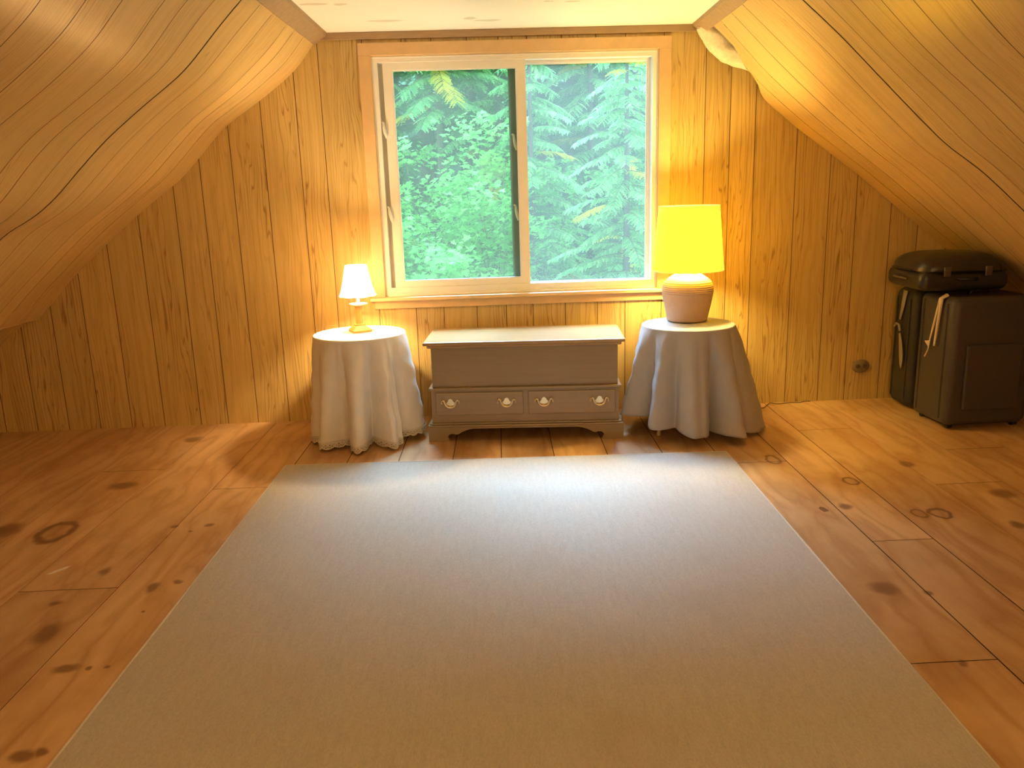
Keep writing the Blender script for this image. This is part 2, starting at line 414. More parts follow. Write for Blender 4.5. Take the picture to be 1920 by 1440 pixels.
# ceiling with water stains
def ceiling_material():
    q = N('ceiling_paint'); g = q.n('ShaderNodeNewGeometry').outputs['Position']
    wn = q.noise(g, 9.0, 3.0, col=True)
    ws = q.n('ShaderNodeVectorMath', operation='MULTIPLY_ADD'); q.l(wn, ws.inputs[0]); ws.inputs[1].default_value = (.10,.05,0); q.l(g, ws.inputs[2])
    x, y, _ = q.sep(ws.outputs[0]); mk = None
    for (kx, ky, rx, ry) in [(-.79,4.43,.075,.03),(-.655,4.45,.04,.025),(-.47,4.87,.115,.03),(-.017,4.855,.045,.035),(.09,4.92,.085,.025),(.51,4.50,.04,.02),(.40,4.48,.02,.012),(-.48,4.33,.05,.02)]:
        a = q.math('DIVIDE', q.math('SUBTRACT', x, kx+.05), rx); b = q.math('DIVIDE', q.math('SUBTRACT', y, ky+.025), ry)
        d = q.math('SQRT', q.math('ADD', q.math('MULTIPLY', a, a), q.math('MULTIPLY', b, b)))
        k = q.map(d, .75, 1.1, .8, 0); mk = k if mk is None else q.math('MAXIMUM', mk, k)
    c = q.mix(q.noise(g, 3.0, 3.0), (.84,.83,.79), (.88,.86,.82))
    c = q.mix(mk, c, (.60,.58,.50))
    q.set(Base_Color=c, Roughness=.7); q.bump(q.noise(g, 60.0, 3.0), .1, .002)
    return q.m
mb = MB(); mb.face([(-1.05,FY0,2.352),(-1.05,WY+.02,2.352),(1.50,WY+.02,2.352),(1.50,FY0,2.352)])
struct(mb.build('ceiling', ceiling_material()))
# corner trims
def prism_along(mb, sec, y0, y1):
    a = [(x+TA*(y0-WY), y0, z) for x, z in sec]; b = [(x+TA*(y1-WY), y1, z) for x, z in sec]
    mb.face(a); mb.face(list(reversed(b)))
    for i in range(len(a)):
        k = (i+1) % len(a); mb.face([a[i], b[i], b[k], a[k]])
mb = MB(); prism_along(mb, [(-.852,2.352),(-.862,2.335),(-.935,2.288),(-.955,2.300),(-.955,2.36)], FY0, WY-.002); struct(mb.build('trim_1', TRIMW, bevel=.002))
mb = MB(); prism_along(mb, [(1.300,2.352),(1.310,2.336),(1.372,2.296),(1.395,2.310),(1.395,2.36)], FY0, WY-.03); struct(mb.build('trim_2', TRIMW, bevel=.002))
mb = MB(); mb.box(-.91, 1.345, WY-.022, WY-.001, 2.312, 2.351); struct(mb.build('trim_3', TRIMW, bevel=.003))
# wall behind the camera and the far sides
mb = MB(); rnd = random.Random(2); x = -4.6
while x < 5:
    mb.face([(x+.002,FY0+.02,-.05),(x+.002,FY0+.02,2.6),(x+.2,FY0+.02,2.6),(x+.2,FY0+.02,-.05)], 0, rnd.uniform(.05,1), [(x,0),(x,2.6),(x+.2,2.6),(x+.2,0)]); x += .203
mb.face([(-4.7,FY0,-.05),(-4.7,FY0,2.7),(5.1,FY0,2.7),(5.1,FY0,-.05)], 1, .1)
struct(mb.build('wall_front', [PANEL, GROOVE]))

# insulation showing in the torn corner
def insulation():
    rnd = random.Random(4); mb = MB()
    path = [(1.33,5.10,2.325),(1.40,5.12,2.29),(1.47,5.135,2.235),(1.54,5.14,2.185),(1.61,5.14,2.145),(1.68,5.135,2.105),(1.74,5.13,2.06)]
    rad = [.022,.055,.078,.072,.056,.044,.028]
    rows = []; n = 28; K = 36
    for i in range(K):
        t = i/(K-1)*(len(path)-1); a = int(min(t, len(path)-2)); f = t-a
        c = Vector(path[a]).lerp(Vector(path[a+1]), f); r = rad[a]*(1-f)+rad[a+1]*f
        row = []
        for k in range(n):
            th = 2*PI*k/n
            rr = r*(1 + .09*math.sin(3*th+i*.35) + .05*math.sin(5*th-i*.6) + rnd.uniform(-.02,.02)*(1+4*(i > 26)))
            row.append(c + Vector((.55*math.cos(th), -.35*abs(math.cos(th)) , 0))*rr*.9 + Vector((0, .55*math.sin(th), 0))*rr*.0 + Vector((.62, 0, .78))*(math.sin(th)*rr) + Vector((0,-1,0))*(math.cos(th)*rr*.55))
        rows.append(row)
    mb.grid(rows, closed=True, flip=False); mb.face(rows[0]); mb.face(list(reversed(rows[-1])))
    o = mb.build('insulation_batt', simple('insulation', (.78,.66,.53), .95, var=.12, scale=45, bump=.9))
    tag(o, 'pale loose insulation bulging out of the torn panel corner at upper right', 'insulation')
insulation()

# ------------------------------------------------------------------ window
def at(x, z, Y): k = Y/WY; return (x*k, H+(z-H)*k)
def ring_frame(mb, xo0, xo1, zo0, zo1, xi0, xi1, zi0, zi1, y0, y1, m=0):
    """rectangular frame: outer and inner rectangle measured in the wall plane, moved to depth y0"""
    A = [at(xo0,zo0,y0), at(xo1,zo0,y0), at(xo1,zo1,y0), at(xo0,zo1,y0)]; B = [at(xi0,zi0,y0), at(xi1,zi0,y0), at(xi1,zi1,y0), at(xi0,zi1,y0)]
    for i in range(4):
        k = (i+1) % 4
        a, b, c, d = A[i], A[k], B[k], B[i]
        f = [(p[0], y0, p[1]) for p in (a, b, c, d)]; g = [(p[0], y1, p[1]) for p in (a, b, c, d)]
        mb.face(f, m); mb.face(list(reversed(g)), m)
        mb.face([f[3], f[2], g[2], g[3]], m); mb.face([f[1], f[0], g[0], g[1]], m)
win = bpy.data.objects.new('window_1', None); COL.objects.link(win); win.location = (0, 0, 0); struct(win)
def wbox(name, x0, x1, y0, y1, z0, z1, mat, bev=.002):
    mb = MB(); mb.box(x0, x1, y0, y1, z0, z1); o = mb.build(name, mat, win, bevel=bev); return struct(o)
cy0, cy1 = WY-.019, WY-.0005
wbox('head_casing', -.683, 1.183, cy0-.001, cy1, 2.222, 2.291, PINE)
wbox('side_casing', -.683, -.612, cy0, cy1, .79, 2.2218, PINE)
wbox('side_casing', 1.110, 1.183, cy0, cy1, .79, 2.2218, PINE)
wbox('stool', -.705, 1.20, WY-.055, WY+.06, .768, .7895, PINE2, .004)
wbox('apron', -.682, 1.162, cy0, cy1, .716, .7675, PINE)
# pine jamb lining the opening
mb = MB(); ring_frame(mb, -.625, 1.122, .775, 2.236, -.610, 1.106, .792, 2.220, WY-.004, WY+.16); struct(mb.build('jamb', PINE2, win))
# vinyl main frame
mb = MB(); ring_frame(mb, -.611, 1.107, .792, 2.220, -.574, 1.074, .846, 2.183, WY+.016, WY+.13)
struct(mb.build('frame', VINYL, win, bevel=.002))
mb = MB(); ring_frame(mb, -.60, 1.095, .80, 2.21, 1.062-1.64, 1.0655, .838, 2.172, WY+.075, WY+.12)
struct(mb.build('track', VINYLD, win))
mb = MB(); ring_frame(mb, -.611, 1.107, .80, 2.217, -.603, 1.099, .808, 2.209, WY+.010, WY+.03); struct(mb.build('bead', VINYL, win, bevel=.0015))
mb = MB(); a, b = at(-.60,.80,WY+.10), at(-.492,2.21,WY+.10); mb.box(a[0], b[0], WY+.072, WY+.125, a[1], b[1]); struct(mb.build('pocket', VINYLD, win))
# sill lip catching daylight
mb = MB(); mb.box(-.60, 1.10, WY+.004, WY+.03, .7896, .806); struct(mb.build('sill_lip', VINYL, win, bevel=.003))
def glass(name, tint, veil, veilcol):
    q = N(name); q.t.nodes.remove(q.b)
    tr = q.n('ShaderNodeBsdfTransparent'); tr.inputs[0].default_value = (*tint, 1)
    tl = q.n('ShaderNodeBsdfTranslucent'); tl.inputs[0].default_value = (*veilcol, 1)
    gl = q.n('ShaderNodeBsdfGlossy'); gl.inputs['Roughness'].default_value = .02; gl.inputs[0].default_value = (1,1,1,1)
    g = q.n('ShaderNodeTexCoord').outputs['Object']
    f = q.math('MULTIPLY_ADD', q.noise(g, 2.5, 3.0), veil*.5, veil*.75)
    m1 = q.n('ShaderNodeMixShader'); q.l(f, m1.inputs[0]); q.l(tr.outputs[0], m1.inputs[1]); q.l(tl.outputs[0], m1.inputs[2])
    fr = q.n('ShaderNodeFresnel'); fr.inputs[0].default_value = 1.35
    m2 = q.n('ShaderNodeMixShader'); q.l(q.math('MULTIPLY', fr.outputs[0], .05), m2.inputs[0]); q.l(m1.outputs[0], m2.inputs[1]); q.l(gl.outputs[0], m2.inputs[2])
    q.l(m2.outputs[0], q.out.inputs[0]); return q.m
GL1 = glass('hazed_glass_green', (.82,.95,.84), .085, (1,1,.62)); GL2 = glass('hazed_glass_clear', (.95,.98,.93), .11, (1,.96,.70))  # translucent veil put into the panes imitates haze over the foliage
def sash(name, o, i, y0, y1, gy, gmat, label):
    mb = MB(); ring_frame(mb, *o, *i, y0, y1); s = struct(mb.build(name, VINYL, win, bevel=.002)); s['label'] = label
    mb = MB(); a, b = at(i[0]-.004, i[2]-.004, gy), at(i[1]+.004, i[3]+.004, gy)
    mb.face([(a[0],gy,a[1]),(b[0],gy,a[1]),(b[0],gy,b[1]),(a[0],gy,b[1])])
    p = struct(mb.build('pane', gmat, s)); return s
# glazing beads: thin inner ring on the sliding sash
s1 = sash('sash', (-.546,.306,.845,2.183), (-.490,.249,.885,2.139), WY+.024, WY+.064, WY+.048, GL1, 'left sliding sash with greenish glass')
mb = MB(); ring_frame(mb, -.492,.251,.883,2.141, -.485,.244,.890,2.133, WY+.028, WY+.046); struct(mb.build('glazing_bead', VINYL, s1))
s2 = sash('sash', (.200,1.0655,.838,2.172), (.252,1.046,.851,2.158), WY+.080, WY+.112, WY+.098, GL2, 'right fixed sash with clear glass')
mb = MB(); ring_frame(mb, .30,1.048,.846,2.160, .305,1.034,.853,2.150, WY+.092, WY+.104); struct(mb.build('glazing_bead', VINYL, s2))
mb = MB(); a, b = at(.198,.845,WY+.078), at(.262,2.165,WY+.078); mb.box(a[0], b[0], WY+.074, WY+.0795, a[1], b[1]); struct(mb.build('stile_shade', simple('stile_shade_grey', (.13,.15,.115), .6), s2))  # dark strip added over the stile; backlit shade put into its colour
def latch(par, x, z, Y, mat, sx=1):
    mb = MB(); a = at(x, z, Y)
    pts = [(a[0]-.006*sx, Y-.004, a[1]+.055), (a[0]+.002*sx, Y-.020, a[1]+.05), (a[0]+.004*sx, Y-.022, a[1]+.02), (a[0]+.010*sx, Y-.024, a[1]-.01), (a[0]+.018*sx, Y-.020, a[1]-.04)]
    mb.tube(pts, [.006,.007,.009,.010,.006], 8); struct(mb.build('latch', mat, par))
latch(s1, -.560, 1.79, WY+.03, VINYL); latch(s1, -.556, 1.29, WY+.03, VINYL)
latch(s2, .222, 1.70, WY+.082, VINYLD); latch(s2, .222, 1.28, WY+.082, VINYLD)

# ------------------------------------------------------------------ rug
def rug():
    q = N('rug_weave'); g = q.n('ShaderNodeTexCoord').outputs['Object']; x, y, _ = q.sep(g)
    n = q.noise(q.comb(q.math('MULTIPLY', x, 210.0), q.math('MULTIPLY', y, 60.0)), 1.0, 3.0, .7)
    n2 = q.noise(g, 1.6, 4.0, .6); n3 = q.noise(g, 160.0, 2.0, .6)
    rib = q.math('MULTIPLY_ADD', q.noise(q.comb(q.math('MULTIPLY', x, 55.0), q.math('MULTIPLY', y, 9.0)), 1.0, 3.0, .7), .35, -.17)
    f = q.math('ADD', q.math('ADD', q.math('MULTIPLY', n, .55), q.math('MULTIPLY', n3, .3)), rib)
    c = q.ramp(f, [(.2,(.39,.355,.30)),(.5,(.51,.475,.415)),(.8,(.60,.565,.505))])
    c = q.mix(q.map(n2, .5, .75, 0, .35), c, (.42,.34,.26))
    q.set(Base_Color=c, Roughness=.95, Specular_IOR_Level=.1, Sheen_Weight=.15); q.bump(f, .6, .003)
    W, L, T = 2.39, 3.7, .010
    o = thing('area_rug', 'large plain taupe low-pile rug laid on the pine boards in front of the chest', 'rug', (.113-.02, 4.224, 0), math.radians(-1.55))
    mb = MB(); nx = 24; ny = 40
    def z(u, v): return T + .0015*math.sin(7*u+3*v) + .001*math.sin(13*v-4*u)
    rows = [[(-W/2+W*i/nx, -L*j/ny, z(i/nx*2, j/ny*3)) for i in range(nx+1)] for j in range(ny+1)]
    mb.grid(rows, flip=True)
    mb.box(-W/2, W/2, -L, 0, .001, T-.002)
    mb.build('pile', q.m, o)
    b = MB(); e = .009
    b.tube([(-W/2,0,.006),(W/2,0,.006)], .0055, 8); b.tube([(-W/2,0,.006),(-W/2,-L,.006)], .0055, 8); b.tube([(W/2,0,.006),(W/2,-L,.006)], .0055, 8); b.tube([(-W/2,-L,.006),(W/2,-L,.006)], .0055, 8)
    bo = b.build('binding', simple('rug_binding', (.62,.55,.45), .85), o); bo['label'] = 'paler bound edge'
rug()

# ------------------------------------------------------------------ blanket chest
def grainy(name, a, b, rough, scale=(2,60,60), spec=.5):
    q = N(name); g = q.n('ShaderNodeTexCoord').outputs['Object']
    x = q.n('ShaderNodeVectorMath', operation='MULTIPLY'); q.l(g, x.inputs[0]); x.inputs[1].default_value = scale
    f = q.noise(x.outputs[0], 1.0, 4.0, .6, .6); f2 = q.noise(g, 3.0, 2.0)
    c = q.mix(q.math('ADD', q.math('MULTIPLY', f, .7), q.math('MULTIPLY', f2, .3)), a, b)
    q.set(Base_Color=c, Roughness=rough, Specular_IOR_Level=spec); q.bump(f, .08, .001); return q.m
CHW = grainy('chest_walnut', (.24,.175,.085), (.38,.285,.155), .34)
CHD = grainy('chest_drawer_front', (.27,.195,.095), (.40,.30,.165), .34)
BRASS = simple('old_brass', (.88,.74,.44), .30, .65, .08, 40)
def chest():
    o = thing('blanket_chest', 'dark brown wooden blanket chest with two drawers and brass pulls under the window', 'chest', (-.347, 4.612, 0), math.radians(-4.11))
    W, Dp = 1.136, .505
    # bracket-foot base: front with a scrolled cut-out, sides
    def foot(x0, sg):
        p = [(0,0),(.125,0),(.118,.018),(.112,.030),(.125,.044),(.145,.047),(.160,.040),(.176,.044),(.20,.058),(.235,.070),(.26,.076)]
        return [(x0+sg*a, b) for a, b in p]
    lf = foot(0, 1); rf = foot(W, -1)
    mb = MB(); poly = lf + list(reversed(rf)) + [(W,.086),(0,.086)]
    # split to keep polygons simple
    mb.extrude(lf + [(.26,.086),(0,.086)], 0, .022); mb.extrude(list(reversed(rf + [(W-.26,.086),(W,.086)])), 0, .022)
    mb.box(.26, W-.26, 0, .022, .076, .086)
    for sx in (0, W-.022):
        mb.box(sx, sx+.022, .022, .15, 0, .086); mb.box(sx, sx+.022, Dp-.13, Dp, 0, .086); mb.box(sx, sx+.022, .15, Dp-.13, .06, .086)
    mb.box(.022, W-.022, Dp-.02, Dp, .0, .086)
    mb.build('base', CHW, o)
    mb = MB(); mb.box(-.002, W+.002, -.002, Dp, .086, .098); mb.box(.008, W-.008, .010, Dp-.002, .098, .108); mb.build('base_molding', CHW, o, bevel=.004, seg=3)
    mb = MB(); mb.box(.022, W-.022, .026, Dp-.004, .108, .302); mb.build('drawer_case', CHW, o, bevel=.002)
    mb = MB(); mb.box(.010, W-.010, .013, Dp-.003, .300, .318); mb.build('waist_molding', CHW, o, bevel=.006, seg=3)
    mb = MB(); mb.box(.032, W-.030, .036, Dp-.006, .318, .562); mb.build('upper_box', CHW, o, bevel=.002)
    mb = MB(); mb.box(.012, W-.010, .016, Dp-.002, .552, .572); mb.box(-.008, W+.010, -.006, Dp+.012, .571, .590); l = mb.build('lid', grainy('chest_lid', (.30,.18,.07), (.52,.34,.155), .26), o, bevel=.006, seg=3); l['label'] = 'lighter polished lid'
    for x0, x1, hs in ((.047,.559,(.135,.462)),(.587,1.092,(.679,.999))):
        mb = MB(); mb.box(x0, x1, .017, .030, .152, .290); d = mb.build('drawer', CHD, o, bevel=.006, seg=3)
        for hx in hs: pull(d, hx, .231)
def pull(par, x, z):
    Y = .0165
    mb = MB()
    pl = [(-.030,-.010),(-.024,.000),(-.017,.004),(-.013,.014),(-.008,.021),(0,.024),(.008,.021),(.013,.014),(.017,.004),(.024,0),(.030,-.010),(.020,-.016),(0,-.018),(-.020,-.016)]
    mb.extrude([(x+a, z+b) for a, b in pl], Y-.0035, Y)
    mb.extrude([(x+a, z+b) for a, b in [(-.010,-.022),(-.006,-.030),(0,-.034),(.006,-.030),(.010,-.022),(0,-.020)]], Y-.0035, Y)
    for sg in (-1, 1):
        mb.extrude([(x+sg*a, z+b) for a, b in ([(.044,.006),(.050,.010),(.056,.004),(.056,-.006),(.048,-.004)] if sg > 0 else [(.048,-.004),(.056,-.006),(.056,.004),(.050,.010),(.044,.006)])], Y-.003, Y)
    h = mb.build('handle', BRASS, par)
    mb = MB()
    for sg in (-1, 1):
        c = [(.052,-.002,-.004),(.049,.010,-.010),(.042,.017,-.014),(.036,.014,-.016),(.033,.004,-.016),(.029,-.008,-.017),(.021,-.019,-.018),(.010,-.025,-.018),(0,-.0265,-.018)]
        mb.tube([(x+sg*a, Y+d, z+b) for a, b, d in c], [.0055,.0056,.006,.0056,.005,.0048,.0048,.0048,.005], 8)
        mb.ball((x+sg*.052, Y-.006, z-.003), .006, 8)
    mb.build('bail', BRASS, par)
chest()

# ------------------------------------------------------------------ round tables and cloths
TABW = simple('table_particle_board', (.55,.42,.27), .6)
def round_table(cx, cy, label):
    o = thing('round_table', label, 'table', (cx, cy, 0), group='cloth-covered round side tables')
    mb = MB(); mb.lathe([(.255,.602),(.262,.606),(.262,.620),(.255,.624)], n=64, cap0=True, cap1=True); mb.build('tabletop', TABW, o)
    for k in range(3):
        a = math.radians(215 + 120*k)
        mb = MB(); mb.tube([(.19*math.cos(a), .19*math.sin(a), .602), (.24*math.cos(a), .24*math.sin(a), 0)], [.018, .012], 12); mb.build('leg', TABW, o)
def gauss(d, w):
    d = (d + 180) % 360 - 180; return math.exp(-(d/w)**2)
def cloth(cx, cy, name, label, folds, flare, hem, mat, ZT=.633, R0=.266, wr=.004, n=420, rows_n=34):
    """draped round cloth; folds = (angle, width, amplitude); flare(angle), hem(angle) -> radius gain, hem height"""
    rnd = random.Random(hash(label) & 0 or len(label))
    ph = [rnd.uniform(0, 6.28) for _ in range(8)]
    def rad(th, t):
        d = math.degrees(th)
        a = 1.35*sum(A*gauss(d-a0, w*.9) for a0, w, A in folds)
        k = t**.85
        sm = math.sin(9*th+ph[0])*.5 + math.sin(14*th+ph[1]+t*1.5)*.35 + math.sin(23*th+ph[2]-t*2)*.18
        cr = wr*(math.sin(17*t+5*th+ph[3])*math.sin(11*th+ph[4]) + .6*math.sin(29*t-9*th+ph[5]))*min(1, 3*t)
        return R0 + .004*min(1, t*12) + k*(flare(d) + a) + .006*k*sm + cr
    mb = MB(); R = []
    for i in range(7):
        r = (R0-.006)*i/6 + 1e-4
        R.append([(r*math.cos(2*PI*k/n), r*math.sin(2*PI*k/n), ZT + .0006*math.sin(5*k/n*6.28+i)) for k in range(n)])
    for i in range(4):
        a = (i+1)/4*PI/2
        R.append([((R0-.006+.008*math.sin(a))*math.cos(2*PI*k/n), (R0-.006+.008*math.sin(a))*math.sin(2*PI*k/n), ZT-.008*(1-math.cos(a))) for k in range(n)])
    last = None
    for i in range(1, rows_n+1):
        t = i/rows_n; row = []
        for k in range(n):
            th = 2*PI*k/n - PI; d = math.degrees(th)
            z0 = ZT-.008; z1 = hem(d); r = rad(th, t)
            row.append((r*math.cos(th), r*math.sin(th), z0 + (z1-z0)*t))
        R.append(row)
    # align the top rows' angles with the skirt
    for j in range(11):
        R[j] = [R[j][(k + n//2) % n] for k in range(n)]
    mb.grid(R, closed=True, flip=True)
    o = mb.build(name, mat, None, (cx, cy, 0), solid=.0025)
    tag(o, label, 'tablecloth')
    return o, rad
def fabric(name, col, tr=.25, bump=.25):
    q = N(name); g = q.n('ShaderNodeTexCoord').outputs['Object']
    n = q.noise(g, 380.0, 2.0); n2 = q.noise(g, 14.0, 4.0, .6)
    c = q.mix(n2, tuple(k*.93 for k in col), tuple(min(1, k*1.04) for k in col))
    q.set(Base_Color=c, Roughness=.9, Specular_IOR_Level=.15, Sheen_Weight=.1)
    q.bump(q.math('ADD', q.math('MULTIPLY', n, .3), q.math('MULTIPLY', n2, .9)), bump, .006)
    tl = q.n('ShaderNodeBsdfTranslucent'); q.l(c, tl.inputs[0])
    mx = q.n('ShaderNodeMixShader'); mx.inputs[0].default_value = tr
    q.l(q.b.outputs[0], mx.inputs[1]); q.l(tl.outputs[0], mx.inputs[2]); q.l(mx.outputs[0], q.out.inputs[0])
    return q.m
LX, LY = -.735, 4.79
RX, RY = 1.195, 4.70
round_table(LX, LY, 'round side table hidden under the white lace-trimmed cloth')
round_table(RX, RY, 'round side table under the grey cloth, one pale leg showing below the hem')
WHITE = fabric('white_cotton', (.92,.90,.86), .18)
GREY = fabric('grey_cotton', (.50,.485,.485), .12)
foldsL = [(-158,11,.018),(-141,7,-.020),(-127,10,.040),(-112,5,-.030),(-104,5,-.065),(-90,9,.050),(-79,4,-.030),(-72,6,-.085),(-58,7,.060),(-48,3,.035),(-40,6,-.060),(-12,16,.030),(30,25,.02),(75,18,.015),(120,20,.01)]
flL = lambda d: .030 + .020*gauss(d+70, 70) + .02*gauss(d, 40) - .02*gauss(d-90, 60)
hemL = lambda d: .048 + .030*gauss(d+5, 30) + .012*gauss(d+40, 14)
cl, radL = cloth(LX, LY, 'tablecloth', 'white lace-edged cloth draped over the left round table under the small lamp', foldsL, flL, hemL, WHITE)
def lace():
    mb = MB(); n = 840; nr = 8; rows = []; hz = []
    for i in range(nr+1):
        row = []
        for k in range(n):
            th = 2*PI*k/n - PI; d = math.degrees(th); h = hemL(d)
            sc = abs(math.sin(k/n*PI*46))
            dep = (.026 + .012*sc)
            z = h + .002 - dep*i/nr
            r = radL(th, 1.0) + .0015 + .0035*(i/nr)*math.sin(th*31)
            row.append((r*math.cos(th), r*math.sin(th), max(z, .004)))
        rows.append(row)
    def skip(i, j):
        a = j % 6; 
        return (i in (2,) and a in (1,2)) or (i == 4 and a in (4,5)) or (i == 5 and a in (1,2) and (j//6) % 3)
    mb.grid(rows, closed=True, skip=skip, flip=True)
    o = mb.build('lace_trim', fabric('lace_cotton', (.80,.76,.68), .2), cl, solid=.0018); o['label'] = 'scalloped crochet lace hem'
lace()
foldsR = [(-166,8,.060),(-147,6,-.060),(-130,8,.060),(-116,5,-.040),(-99,9,.060),(-88,4,.020),(-77,5,-.080),(-60,11,.060),(-46,4,-.035),(-34,8,.020),(-16,14,.055),(25,25,.03),(80,25,-.03),(140,20,.01)]
flR = lambda d: .085 + .030*gauss(d+20, 60) - .05*gauss(d-90, 65)
hemR = lambda d: .055 + .055*gauss(d+150, 32) + .05*gauss(d-170, 30) - .035*gauss(d+25, 30) + .012*gauss(d+110, 12)
cloth(RX, RY, 'tablecloth', 'plain grey cloth draped over the right round table under the clay lamp', foldsR, flR, hemR, GREY)

# ------------------------------------------------------------------ lamps
def lit_shade(name, col, emit, tr=.6, stain=None, grad=None):
    q = N(name); g = q.n('ShaderNodeTexCoord').outputs['Object']
    n = q.noise(g, 22.0, 3.0, .6)
    c = q.mix(q.map(n, .62, .78, 0, .25 if stain else .04), col, stain or tuple(k*.9 for k in col))
    q.set(Base_Color=c, Roughness=.8, Emission_Color=(c if stain else col), Emission_Strength=emit)
    tl = q.n('ShaderNodeBsdfTranslucent'); q.l(c, tl.inputs[0])
    mx = q.n('ShaderNodeMixShader'); mx.inputs[0].default_value = tr
    q.l(q.b.outputs[0], mx.inputs[1]); q.l(tl.outputs[0], mx.inputs[2]); q.l(mx.outputs[0], q.out.inputs[0])
    return q.m
def bulb(par, z, r, watt, col, name):
    d = bpy.data.lights.new(name, 'POINT'); d.energy = watt; d.color = col; d.shadow_soft_size = r
    o = bpy.data.objects.new(name, d); COL.objects.link(o); o.parent = par; o.location = (0, 0, z)
OAK = simple('golden_oak', (.72,.42,.12), .35, 0, .08, 14)
def small_lamp():
    x, y, z0 = -.734, 4.83, .6365
    o = thing('table_lamp', 'small gold column lamp with pleated cream shade, lit, on the white cloth', 'lamp', (x, y, z0), math.radians(24), group='lit table lamps')
    mb = MB()
    def sq(h, z): return [(-h,-h,z),(h,-h,z),(h,h,z),(-h,h,z)]
    rows = [sq(.056,0), sq(.056,.010), sq(.030,.036), sq(.030,.042)]
    for a, b in zip(rows, rows[1:]):
        for i in range(4): mb.face([a[i], a[(i+1)%4], b[(i+1)%4], b[i]])
    mb.face(list(reversed(rows[0]))); mb.face(rows[-1]); mb.build('base', OAK, o, bevel=.0015)
    mb = MB(); mb.lathe([(.024,.040),(.024,.044),(.021,.048),(.020,.138),(.024,.142),(.026,.150)], n=8, smooth=False, cap0=True, cap1=True); mb.build('column', OAK, o)
    mb = MB(); mb.lathe([(.012,.150),(.030,.154),(.050,.162),(.052,.165),(.046,.164),(.028,.159),(.010,.157)], n=32, cap0=True, cap1=True); mb.build('candle_cup', simple('crystal_dish', (.9,.86,.78), .08, .0, .02), o)
    mb = MB(); mb.tube([(0,0,.157),(0,0,.262)], .0085, 12); mb.build('candle_stem', simple('candle_ivory', (.86,.78,.62), .5), o)
    SH = lit_shade('small_shade_fabric', (1.0,.80,.44), 11.5, .55)
    mb = MB(); n = 96; rows = []
    zb, zt = .213, .388
    for i in range(13):
        t = i/12; r = .106 + (.0615-.106)*(t**.75)
        rows.append([((r*(1+.012*abs(math.cos(4*2*PI*k/n))))*math.cos(2*PI*k/n), (r*(1+.012*abs(math.cos(4*2*PI*k/n))))*math.sin(2*PI*k/n), zb+(zt-zb)*t - (.004*abs(math.cos(4*2*PI*k/n)) if i == 0 else 0)) for k in range(n)])
    mb.grid(rows, closed=True); s = mb.build('shade', SH, o, solid=.001)
    mb = MB()
    for z, r in ((zb, .107), (zt, .062)): mb.tube([(r*math.cos(2*PI*k/48), r*math.sin(2*PI*k/48), z) for k in range(49)], .0022, 6)
    for k in range(8):
        a = 2*PI*k/8 + PI/8; mb.tube([((.106+(.0615-.106)*(t**.75)+.001)*math.cos(a), (.106+(.0615-.106)*(t**.75)+.001)*math.sin(a), zb+(zt-zb)*t) for t in [j/10 for j in range(11)]], .0009, 5)
    mb.build('trim_cord', lit_shade('shade_cord', (1,.80,.50), 1.6, .2), s)
    bulb(o, .30, .022, SMALL_W, (1, .70, .33), 'small_lamp_bulb')
    bm = MB(); bm.ball((0,0,.285), .011, 10, sc=(1,1,1.6)); 
def big_lamp():
    x, y, z0 = 1.213, 4.80, .6365
    o = thing('table_lamp', 'large clay jar lamp with tall yellow drum shade, lit, on the grey cloth', 'lamp', (x, y, z0), 0, group='lit table lamps')
    q = N('clay'); g = q.n('ShaderNodeTexCoord').outputs['Object']; _, _, zz = q.sep(g)
    c = q.mix(q.noise(g, 18.0, 3.0), (.58,.40,.27), (.68,.48,.33)); q.set(Base_Color=c, Roughness=.75); q.bump(q.noise(g, 70.0, 3.0), .15, .002)
    mb = MB(); pr = [(.100,0),(.112,.002),(.118,.008)]
    for i in range(70):
        t = i/69; z = .01 + .262*t
        tt = z/.272
        r = np.interp(tt, [0,.12,.3,.5,.62,.70,.78,.86,.93,1.0], [.117,.123,.134,.145,.150,.1505,.147,.136,.115,.085])
        if .60 < tt < .90: r += .0016*math.sin(tt*150)
        pr.append((float(r), z))
    pr += [(.080,.274),(.070,.272),(.062,.262)]
    mb.lathe(pr, n=96, cap0=True, cap1=True); mb.build('body', q.m, o)
    mb = MB(); mb.lathe([(.062,.262),(.060,.275),(.020,.279),(.012,.282),(.012,.36)], n=32, cap1=True); mb.build('socket', BRASS, o)
    zb, zt, rb, rt = .300, .668, .2045, .173
    mb = MB(); n = 96; rows = [[((rb+(rt-rb)*t)*math.cos(2*PI*k/n), (rb+(rt-rb)*t)*math.sin(2*PI*k/n), zb+(zt-zb)*t) for k in range(n)] for t in [i/10 for i in range(11)]]
    mb.grid(rows, closed=True)
    s = mb.build('shade', lit_shade('drum_shade_fabric', (1.0,.80,.03), 2.3, .6, (.86,.62,.05)), o, solid=.0012)
    RIM = lit_shade('shade_rim', (.95,.70,.20), .25, .3)
    for z, r in ((zb, rb), (zt, rt)):
        mb = MB(); mb.tube([(r*math.cos(2*PI*k/64), r*math.sin(2*PI*k/64), z) for k in range(65)], .003, 6); mb.build('shade_rim', RIM, s)
    bulb(o, .45, .06, BIG_W, (1, .70, .20), 'clay_lamp_bulb')
SMALL_W, BIG_W = 24.0, 32.0
small_lamp(); big_lamp()

